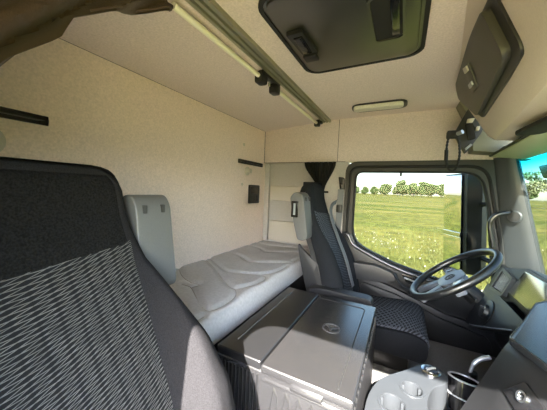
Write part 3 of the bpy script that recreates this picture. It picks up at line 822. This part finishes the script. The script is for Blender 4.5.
# ================================================================== CUP HOLDER CONSOLE
r = thing('cup_holder_console', (.06, .92, FL), 'blue grey console with two cup wells on the floor before the storage box', 'console')
pl = rpoly([(-.062, .66), (-.060, .80), (-.035, .895), (.055, .995), (.10, 1.055), (.145, 1.068), (.178, 1.03), (.172, .985), (.125, .94), (.10, .86), (.12, .66)], [.02, .04, .05, .05, .03, .03, .03, .03, .05, .05, .02], 4)
bm = NB(); prism(bm, pl, 'z', FL, -.622, .010, 3); co = obj('body', bm, M['tray'], r)
wells = ((.010, .800, .036), (.063, .893, .031))
for x, y, q in wells:
    c_ = NB(); lathe(c_, [(.0005, -.085), (q*.85, -.085), (q, .05), (.0005, .05)], (x, y, -.622), (0, 0, 1), 32); cut(co, c_)
c_ = NB(); box(c_, .065, .14, .60, .80, -.66, -.55, .01); cut(co, c_)
for x, y, q in wells:
    bm = NB(); ring_plate(bm, [(x+(q+.006)*math.cos(a), y+(q+.006)*math.sin(a)) for a in [2*PI*k/36 for k in range(36)]], [(x+q*math.cos(a), y+q*math.sin(a)) for a in [2*PI*k/36 for k in range(36)]], 'z', -.624, -.6185, (x, y), 48); rm = obj('cup_rim', bm, M['tray'], r)
    for a in (.6, 2.7, 4.8):
        bm = NB(); bx = x+(q-.004)*math.cos(a); by = y+(q-.004)*math.sin(a); box(bm, bx-.004, bx+.004, by-.004, by+.004, -.70, -.623, .002); obj('cup_grip', bm, M['tray'], rm)
bm = NB(); lathe(bm, [(.001, 0), (.030, 0), (.030, .006), (.024, .008), (.001, .006)], (.125, 1.020, -.623), (0, 0, 1), 32); kn = obj('round_cap', bm, M['chrome'], r)
bm = NB(); lathe(bm, [(.001, 0), (.022, 0), (.021, .003), (.001, .004)], (.125, 1.020, -.6155), (0, 0, 1), 28); obj('cap_centre', bm, M['gloss'], kn)
bm = NB(); hexa(bm, [(.108, 1.010, -.613), (.112, 1.004, -.613), (.142, 1.030, -.613), (.138, 1.036, -.613), (.110, 1.011, -.607), (.113, 1.006, -.607), (.140, 1.029, -.607), (.137, 1.034, -.607)], .001); obj('cap_ridge', bm, M['silver'], kn)
AX = (.06, .27, .96); CB = (.220, 1.020, -.724)
bm = NB(); lathe(bm, [(.001, 0), (.038, 0), (.043, .05), (.046, .095), (.046, .100), (.041, .100), (.038, .06), (.034, .03), (.001, .028)], CB, AX, 36)
ac = obj('ash_cup', bm, M['gloss']); tag(ac, 'glossy black round cup with a bright rim beside the blue grey console', 'cup')
bm = NB(); lathe(bm, [(.0405, .099), (.0465, .099), (.0475, .101), (.0460, .1035), (.0415, .1035), (.0405, .101), (.0405, .099)], CB, AX, 36, False); obj('rim', bm, M['silver'], ac)
bm = NB(); lathe(bm, [(.042, .046), (.0455, .046), (.0455, .050), (.042, .050), (.042, .046)], CB, AX, 36, False); obj('band', bm, M['silver'], ac)
bm = NB(); box(bm, .180, .270, 1.0, 1.09, FL, -.735, .01); tag(obj('console_plinth', bm, M['black']), 'black plinth carrying the glossy cup beside the dashboard', 'plinth')
# silver lever behind the cup
r = thing('brake_lever', (.30, 1.14, FL), 'curved silver topped lever behind the glossy black cup', 'lever')
bm = NB(); tube(bm, spline([(.275, 1.15, FL), (.275, 1.15, -.72), (.272, 1.145, -.65)]), .013, 10); obj('shaft', bm, M['black'], r)
bm = NB(); tube(bm, spline([(.262, 1.145, -.655), (.272, 1.15, -.622), (.290, 1.155, -.600), (.322, 1.16, -.582)]), [.006]*8+[.008]*8+[.008]*8+[.004], 10); obj('grip', bm, M['silver'], r)

# ================================================================== DASHBOARD
r = thing('dashboard', (.5, 1.2, FL), 'dark dashboard wrapping round the driver with screen, vent and centre block', 'dashboard')
# lower carrier across the cab
bm = NB()
prism(bm, [(.53, -.68), (.55, -.52), (.735, -.46), (.80, -.52), (.80, FL), (.62, FL), (.55, -.85)], 'y', 1.20, 1.955, .012, 2); obj('lower_carrier', bm, M['dash2'], r)
# centre block
bm = NB()
Pt = [(.269, .862), (.345, 1.02), (.432, 1.21), (.52, 1.32), (.74, 1.32), (.74, .02), (.50, .02), (.42, .44), (.306, .758)]
def cb(z, k):   # lower rings come further into the cab
    q = (-.38-z)*.39
    q = min(q, .10); w_ = [1, .3, 0, 0, 0, 0, 0, 1, 1]
    return [(x-q*k_, y-.10*q*k_, z) for (x, y), k_ in zip(Pt, w_)]
bmt = NB(); loft(bmt, [cb(-.98, 0), cb(-.636, 0), cb(-.40, 0)]+[[(x+(.012 if x < .46 else 0), y, -.386) for x, y in Pt]]+[[(x+(.03 if x < .46 else 0), y, -.380) for x, y in Pt]])
cen = obj('centre_block', bmt, M['dash2'], r, ang=40)
# top tray plate with raised lip
bm = NB()
tp = rpoly([(.272, .866), (.350, 1.02), (.438, 1.20), (.53, 1.305), (.735, 1.305), (.735, .03), (.505, .03), (.425, .44), (.310, .760)], [.012, .03, .03, .03, .02, .02, .02, .05, .012], 4)
prism(bm, tp, 'z', -.386, -.366, .009, 3); tt = obj('top_tray', bm, M['dashtop'], r)
bm = NB(); tube(bm, [(.278, .86, -.368), (.355, 1.02, -.368), (.440, 1.200, -.368), (.530, 1.300, -.368)], .004, 8); obj('tray_edge', bm, M['dash'], tt)
bm = NB(); prism(bm, rpoly([(.45, .90), (.52, 1.10), (.66, 1.10), (.66, .60), (.50, .60)], .04), 'z', -.369, -.362, .003); obj('tray_mat', bm, M['silver'], tt)
# socket on the rear face of the centre block
P1 = Vector((.269, .862, -.38)); nn = Vector((-.884, -.315, .345))
vd = Vector((.2, .862, -.557))-P1; ud = Vector((.306, .758, -.38))-P1
Pv = Pl(P1, ud, -vd)
if Pv.w.dot(nn) < 0: Pv.w = -Pv.w
def uv(p): q = Vector(p)-P1; return (q.dot(Pv.u), q.dot(Pv.v))
sq = [uv(p) for p in ((.267, .783, -.457), (.283, .768, -.430), (.291, .732, -.442), (.277, .745, -.468))]
bm = NB(); Pv.slab(bm, rpoly([uv((.262, .80, -.478)), uv((.281, .772, -.424)), uv((.303, .70, -.445)), uv((.28, .73, -.50))], .006), -.002, .007, .002); sk = obj('socket_plate', bm, M['gloss'], r)
ce = Pv.p(*uv((.279, .757, -.455)), .006)
bm = NB(); lathe(bm, [(.001, 0), (.013, 0), (.013, .006), (.009, .006), (.008, .001), (.001, .001)], ce, Pv.w, 20); obj('socket', bm, M['chrome'], sk)
# driver side cowl, instrument screen and vent on a slanting panel that faces the seat
PN = (-.955, 0, .297)
def pan(p0): pass
u_ = Vector((0, -1, 0)); v_ = Vector((.297, 0, .955))
Pq = Pl((.50, 1.66, -.47), u_, v_)
if Pq.w.x > 0: Pq.w = -Pq.w
bm = NB()
Pq.slab(bm, [(-.285, -.075), (-.01, -.060), (.06, -.03), (.45, -.03), (.45, .12), (.36, .152), (.04, .150), (-.16, .095), (-.285, .085)], -.16, -.010, .012); cw = obj('cowl', bm, M['dash2'], r)
bm = NB(); scr = rpoly([(.010, .0), (.36, .0), (.36, .140), (.056, .132)], .008)
Pq.slab(bm, rpoly([(.004, -.012), (.375, -.012), (.375, .150), (.048, .142)], .010), -.014, -.002, .003); sf = obj('screen_frame', bm, M['black'], r)
bm = NB(); Pq.slab(bm, scr, -.004, .002, .001); obj('screen', bm, M['screen'], sf)
bm = NB(); vo = rpoly([(-.190, -.060), (-.008, -.040), (.002, .074), (-.158, .088)], .014); vi = rpoly([(-.166, -.040), (-.026, -.026), (-.018, .058), (-.145, .070)], .008)
Pq.ring(bm, vo, vi, -.015, .010, (-.09, .015), 60); ve = obj('vent_frame', bm, M['pillar'], r)
bm = NB(); Pq.slab(bm, vi, -.014, -.009); obj('vent_well', bm, M['rubber'], ve)
for k in range(6):
    a = -.155+.0225*k; bm = NB(); Pq.slab(bm, [(a, -.036+.0022*k), (a+.007, -.035+.0022*k), (a+.012, .064-.0015*k), (a+.005, .065-.0015*k)], -.012, .003); obj('vent_vane', bm, M['silver'], ve)
bm = NB(); Pq.slab(bm, [(-.095, .012), (-.068, .014), (-.067, .028), (-.094, .026)], .003, .012, .002); obj('vent_tab', bm, M['silver'], ve)
# gloss black knee panel with the headlight switch
Pk = Pl((.455, 1.75, -.63), (0, -1, 0), (.32, 0, .95))
if Pk.w.x > 0: Pk.w = -Pk.w
bm = NB(); Pk.slab(bm, rpoly([(-.19, -.17), (-.10, -.150), (.12, -.045), (.30, .045), (.36, .08), (.36, .115), (-.19, .115)], [.02, .03, .03, .03, .02, .01, .01]), -.04, .004, .006); kp = obj('knee_panel', bm, M['dash2'], r)
bm = NB(); tube(bm, [Pk.p(-.12, -.148, .004), Pk.p(-.06, -.124, .004), Pk.p(.12, -.038, .004), Pk.p(.29, .046, .004)], .003, 6); obj('knee_trim', bm, M['silver'], kp)
cs = Pk.p(.0, -.005, .003)
bm = NB(); lathe(bm, [(.001, 0), (.072, 0), (.072, .006), (.064, .010), (.001, .006)], cs, Pk.w, 32); hs = obj('light_switch', bm, M['black'], r)
bm = NB(); lathe(bm, [(.001, 0), (.040, 0), (.036, .020), (.001, .022)], cs+Pk.w*.006, Pk.w, 28); obj('switch_knob', bm, M['dash'], hs)
bm = NB(); Pk.slab(bm, [(-.030, -.002), (.032, .014), (.028, .026), (-.034, .012)], .028, .033, .001); obj('knob_mark', bm, M['chrome'], hs)

# ================================================================== STEERING WHEEL
al = math.radians(38.5); e1 = Vector((math.cos(al), 0, math.sin(al))); e2 = Vector((0, 1, 0)); nw = Vector((-math.sin(al), 0, math.cos(al)))
cw_ = Vector((.247, 1.555, -.398)); RW = .213
r = thing('steering_wheel', tuple(cw_), 'dark four spoke steering wheel in front of the driver seat', 'steering wheel')
Pw = Pl(cw_, e1, e2)
bm = NB()
rings = []
for k in range(64):
    a = 2*PI*k/64; rad = e1*math.cos(a)+e2*math.sin(a)
    rings.append([cw_+rad*(RW+.0165*math.cos(2*PI*j/12))+nw*(.0185*math.sin(2*PI*j/12)) for j in range(12)])
rings.append(rings[0]); loft(bm, rings, cap=False); obj('rim', bm, M['dash'], r)
sg = 1 if Pw.w.dot(nw) > 0 else -1
bm = NB(); Pw.slab(bm, rpoly([(.050, -.062), (.050, .062), (-.02, .092), (-.085, .055), (-.085, -.055), (-.02, -.092)], .03, 5), sg*-.055, sg*-.010, .014); hb = obj('hub_pad', bm, M['spoke'], r)
bm = NB(); ring_plate(bm, [(.026*math.cos(a), .026*math.sin(a)) for a in [2*PI*k/30 for k in range(30)]], [(.0215*math.cos(a), .0215*math.sin(a)) for a in [2*PI*k/30 for k in range(30)]], 'z', -.012, -.006, (0, 0), 36)
for k in range(3):
    a = 2*PI*k/3; q = Vector((math.cos(a), math.sin(a), 0)); pq = Vector((-q.y, q.x, 0))*.004; zz = Vector((0, 0, -.012)); zt = Vector((0, 0, -.007))
    hexa(bm, [zz-pq, zz+pq, zz+q*.023+pq*.1, zz+q*.023-pq*.1, zt-pq, zt+pq, zt+q*.023+pq*.1, zt+q*.023-pq*.1])
for v in bm.verts:
    x, y, z = v.co; v.co = cw_+e1*(x-.018)+e2*y+nw*z
obj('emblem', bm, M['black'], hb)
for sgy in (-1, 1):
    bm = NB(); Pw.slab(bm, [(.030, sgy*.075), (-.030, sgy*.080), (-.035, sgy*.202), (.008, sgy*.206)], sg*-.040, sg*-.014, .006); so = obj('spoke', bm, M['spoke'], r)
    bm = NB(); Pw.slab(bm, rpoly([(.018, sgy*.095), (-.018, sgy*.098), (-.020, sgy*.155), (.010, sgy*.158)], .008), sg*-.015, sg*-.009, .002); obj('spoke_buttons', bm, M['gloss'], so)
    bm = NB(); Pw.slab(bm, [(-.075, sgy*.020), (-.075, sgy*.062), (-.188, sgy*.098), (-.200, sgy*.062)], sg*-.040, sg*-.014, .006); obj('spoke', bm, M['spoke'], r)
bm = NB(); lathe(bm, [(.001, 0), (.036, 0), (.040, .05), (.042, .10), (.001, .10)], cw_-nw*.05, -nw*.75+Vector((.35, 0, -.1)), 24); obj('column', bm, M['dash2'], r)
for sgy in (-1, 1):
    bm = NB(); p0 = cw_-nw*.085+e2*sgy*.05; tube(bm, [p0, p0+e2*sgy*.07+e1*.01, p0+e2*sgy*.135+e1*.02], [.006, .007, .009], 8); obj('stalk', bm, M['black'], r)

# ================================================================== OUTSIDE
Z0 = -2.5
bm = NB(); vs = [bm.verts.new(p) for p in ((-900, -900, Z0), (900, -900, Z0), (900, 1400, Z0), (-900, 1400, Z0))]; bm.faces.new(vs)
o = obj('ground', bm, M['field'], smooth=False, loc=(0, 0, Z0)); struct(o, 'green and yellow meadow running out to the trees')
# tall grass near the truck
bm = NB()
for k in range(15000):
    y = 7.5+16*random.random()**1.6; x = -2.5-.25*y+random.random()*(5+.75*y); h = random.uniform(.06, .20); a = random.random()*PI; wd = random.uniform(.008, .018)
    dx, dy = math.cos(a)*wd, math.sin(a)*wd; lx, ly = random.uniform(-.1, .1), random.uniform(-.1, .1)
    v = [bm.verts.new(p) for p in ((x-dx, y-dy, Z0), (x+dx, y+dy, Z0), (x+lx+dx*.3, y+ly+dy*.3, Z0+h), (x+lx-dx*.3, y+ly-dy*.3, Z0+h))]; bm.faces.new(v)
tag(obj('tall_grass', bm, M['blade'], smooth=False, loc=(0, 10, Z0)), 'tall grass along the near edge of the meadow', 'grass', kind='stuff')
bm = NB()
for k in range(330):
    y = 7.6+9*random.random()**1.5; x = -2.5-.25*y+random.random()*(4+.7*y); h = Z0+random.uniform(.14, .24); q = random.uniform(.010, .022)
    v = [bm.verts.new(p) for p in ((x-q, y, h-q*.5), (x+q, y, h-q*.5), (x+q*.6, y+q*.5, h+q*.7), (x-q*.6, y+q*.5, h+q*.7))]; bm.faces.new(v)
tag(obj('meadow_flowers', bm, M['flower'], smooth=False, loc=(0, 10, Z0)), 'specks of white flowers among the near grass', 'flowers', kind='stuff')

def make_tree(name, H, W, trunk, nleaf, lsize, lm, label, seed):
    rnd = random.Random(seed)
    r = thing(name, (0, 0, 0), label, 'tree')
    bm = NB(); tube(bm, [(0, 0, -.05), (.05*W*.2, 0, H*trunk*.6), (0, .02, H*trunk*1.3), (.1, 0, H*.75)], [.045*H*.5, .035*H*.5, .028*H*.5, .01*H*.5], 7)
    for k in range(5):
        a = rnd.random()*2*PI; z = H*(trunk*.9+.07*k); tube(bm, [(0, 0, z), (math.cos(a)*W*.2, math.sin(a)*W*.2, z+H*.12), (math.cos(a)*W*.36, math.sin(a)*W*.36, z+H*.22)], [.012*H, .008*H, .003*H], 5)
    obj('trunk', bm, M['bark'], r)
    bm = NB(); cl = []
    for k in range(11):
        a = rnd.random()*2*PI; q = rnd.random()**.6*W*.33; z = H*(trunk+.14+(.80-trunk)*rnd.random()*(1-.35*q/(W*.33)))
        cl.append((q*math.cos(a), q*math.sin(a), z, W*rnd.uniform(.16, .25)))
    for k in range(nleaf):
        cx, cy, cz, cr = rnd.choice(cl)
        v = Vector((rnd.gauss(0, 1), rnd.gauss(0, 1), rnd.gauss(0, 1))).normalized()*cr*rnd.random()**.35
        p = Vector((cx, cy, cz))+Vector((v.x, v.y, v.z*.75)); s = lsize*rnd.uniform(.6, 1.4)
        A = Vector((rnd.gauss(0, 1), rnd.gauss(0, 1), rnd.gauss(0, 1))).normalized(); B = A.orthogonal().normalized()*s; D = A.cross(B)
        w_ = [bm.verts.new(q) for q in (p-B, p-D*.7, p+B, p+D*.7)]; bm.faces.new(w_)
    obj('crown', bm, lm, r, smooth=False)
    return r
def copy_tree(root, loc, rz, sc, label, group):
    c = root.copy(); C.objects.link(c); c.location = loc; c.rotation_euler.z = rz; c.scale = (sc, sc, sc*random.uniform(.9, 1.1)); c['label'] = label; c['group'] = group
    for ch in list(root.children):
        d_ = ch.copy(); C.objects.link(d_); d_.parent = c
    return c
far_lab = 'distant leafy green tree in the row along the far edge of the meadow'
tA = make_tree('leafy_tree', 22, 19, .06, 1900, 1.6, M['leaf'], far_lab, 3)
first = True; k = 0
for D_ in (385, 410, 435):
    x = -90+7.5*(D_-385)/20
    while x < 130:
        sc = (.55 if x < -58 else .62 if x < -34 else .92)*random.uniform(.88, 1.1)
        if first:
            tA.location = (x, D_, Z0); tA.scale = (sc,)*3; tA['group'] = 'tree row beyond the meadow'; first = False
        else: copy_tree(tA, (x, D_+random.uniform(-1, 1), Z0), random.random()*6, sc, far_lab, 'tree row beyond the meadow')
        x += 22*sc+random.uniform(0, 2)
near_lab = 'pale young tree with open crown seen through the windscreen'
tB = make_tree('open_tree', 12.5, 9.0, .26, 1000, .34, M['leaf2'], near_lab, 8)
first = True
for k in range(8):
    D_ = 94+14*(k % 2); x = D_*math.tan(math.radians(15.0+3.1*k)); sc = random.uniform(.85, 1.0)
    if first:
        tB.location = (x, D_, Z0); tB.scale = (sc,)*3; tB['group'] = 'open crowned trees past the windscreen'; first = False
    else: copy_tree(tB, (x, D_, Z0), random.random()*6, sc, near_lab, 'open crowned trees past the windscreen')

# door mirror outside the driver window
r = thing('door_mirror', (.42, 2.32, -.52), 'tall dark door mirror outside the driver window', 'mirror')
bm = NB()
hs_ = [(.375, 2.265), (.395, 2.235), (.478, 2.22), (.515, 2.26), (.505, 2.36), (.42, 2.42), (.305, 2.43), (.29, 2.415)]
rings = [[(x*1+.0, y, z) for x, y in hs_] for z in (-.545, -.52, .12, .165)]
rings = []
for z, k in ((-.56, .88), (-.545, .98), (-.5, 1), (-.2, 1), (.12, 1), (.155, .98), (.172, .88)):
    rings.append([(.42+(x-.42)*k+(.175-z)*.055, 2.32+(y-2.32)*k, z) for x, y in hs_])
loft(bm, rings); obj('housing', bm, M['house'], r, ang=40)
A = Vector((.286, 2.418, 0)); B = Vector((.372, 2.262, 0)); sl_ = .055
nrm = Vector((-(B-A).y, (B-A).x, 0)).normalized()
if nrm.x > 0: nrm = -nrm
def mplate(z0, z1, off, mat_, nm, par):
    bm = NB(); P_ = []
    for z in (z0, z1):
        sh = Vector(((.175-z)*sl_, 0, z)); P_.append([A+sh+nrm*off, B+sh+nrm*off, B+sh+nrm*(off-.008), A+sh+nrm*(off-.008)])
    hexa(bm, P_[0]+P_[1], .003); return obj(nm, bm, mat_, par)
mplate(-.265, .160, .010, M['mirror'], 'main_glass', r)
mplate(-.545, -.300, .010, M['mirror'], 'wide_glass', r)
mplate(-.300, -.265, .016, M['chrome'], 'divider', r)
mplate(-.552, .168, .003, M['black'], 'bezel', r)
bm = NB(); tube(bm, [(.47, 2.26, -.05), (.52, 2.16, -.045), (.545, 2.06, -.045)], .016, 10); obj('arm', bm, M['black'], r)
bm = NB(); tube(bm, [(.50, 2.26, -.42), (.57, 2.16, -.44), (.60, 2.06, -.46)], .016, 10); obj('arm', bm, M['black'], r)
# ramp mirror hung outside the top of the windscreen
r = thing('ramp_mirror', (.74, 1.85, .1), 'dark mirror hanging outside the windscreen at its top corner', 'mirror')
bm = NB(); hexa(bm, [(.70, 2.075, .205), (.70, 1.55, .205), (.80, 1.55, .205), (.80, 2.075, .205), (.715, 2.035, .125), (.715, 1.56, .125), (.79, 1.56, .125), (.79, 2.035, .125)], .012); obj('housing', bm, M['dash'], r)
bm = NB(); tube(bm, [(.75, 1.62, .20), (.72, 1.60, .27), (.60, 1.60, .29)], .012, 8); obj('arm', bm, M['black'], r)

# ================================================================== LIGHT, SKY, CAMERA
W = bpy.data.worlds.new('World'); SC.world = W; W.use_nodes = True
nt = W.node_tree; bg = nt.nodes['Background']
sky = nt.nodes.new('ShaderNodeTexSky'); sky.sky_type = 'NISHITA'; sky.sun_disc = False
sd = Vector((.10, -.98, .75)).normalized()
sky.sun_elevation = math.asin(sd.z); sky.sun_rotation = math.atan2(sd.x, sd.y)
sky.air_density = 1.0; sky.dust_density = 1.2; sky.ozone_density = 1.0; sky.altitude = 0
hs = nt.nodes.new('ShaderNodeHueSaturation'); hs.inputs['Saturation'].default_value = 1.0
nt.links.new(sky.outputs['Color'], hs.inputs['Color']); nt.links.new(hs.outputs['Color'], bg.inputs['Color']); bg.inputs['Strength'].default_value = .40
su = bpy.data.lights.new('sun', 'SUN'); su.energy = 13.5; su.angle = math.radians(.6); su.color = (1, .95, .87)
so = bpy.data.objects.new('sun', su); C.objects.link(so); so.rotation_euler = (-sd).to_track_quat('-Z', 'Y').to_euler(); so.location = (1, -9, 8)

cam = bpy.data.cameras.new('camera'); co_ = bpy.data.objects.new('camera', cam); C.objects.link(co_); SC.camera = co_
F = 250.; cam.sensor_fit = 'HORIZONTAL'; cam.sensor_width = 36; cam.lens = 36*F/547; cam.clip_start = .005; cam.clip_end = 3000
psi = math.atan(129.5/F); pt = math.radians(-3.6); ro = math.radians(2.3)
f = Vector((-math.sin(psi)*math.cos(pt), math.cos(psi)*math.cos(pt), math.sin(pt)))
rt = Vector((math.cos(psi), math.sin(psi), 0)); up = rt.cross(f)
R_ = rt*math.cos(ro)+up*math.sin(ro); U_ = up*math.cos(ro)-rt*math.sin(ro)
co_.matrix_world = Matrix(((R_.x, U_.x, -f.x, 0), (R_.y, U_.y, -f.y, 0), (R_.z, U_.z, -f.z, 0), (0, 0, 0, 1)))

SC.view_settings.view_transform = 'Standard'; SC.view_settings.look = 'None'; SC.view_settings.gamma = 1; SC.view_settings.use_curve_mapping = False
SC.view_settings.exposure = 2.6
SC.cycles.use_denoising = True
SC.cycles.max_bounces = 10; SC.cycles.diffuse_bounces = 6; SC.cycles.transparent_max_bounces = 16
SC.cycles.sample_clamp_indirect = 8
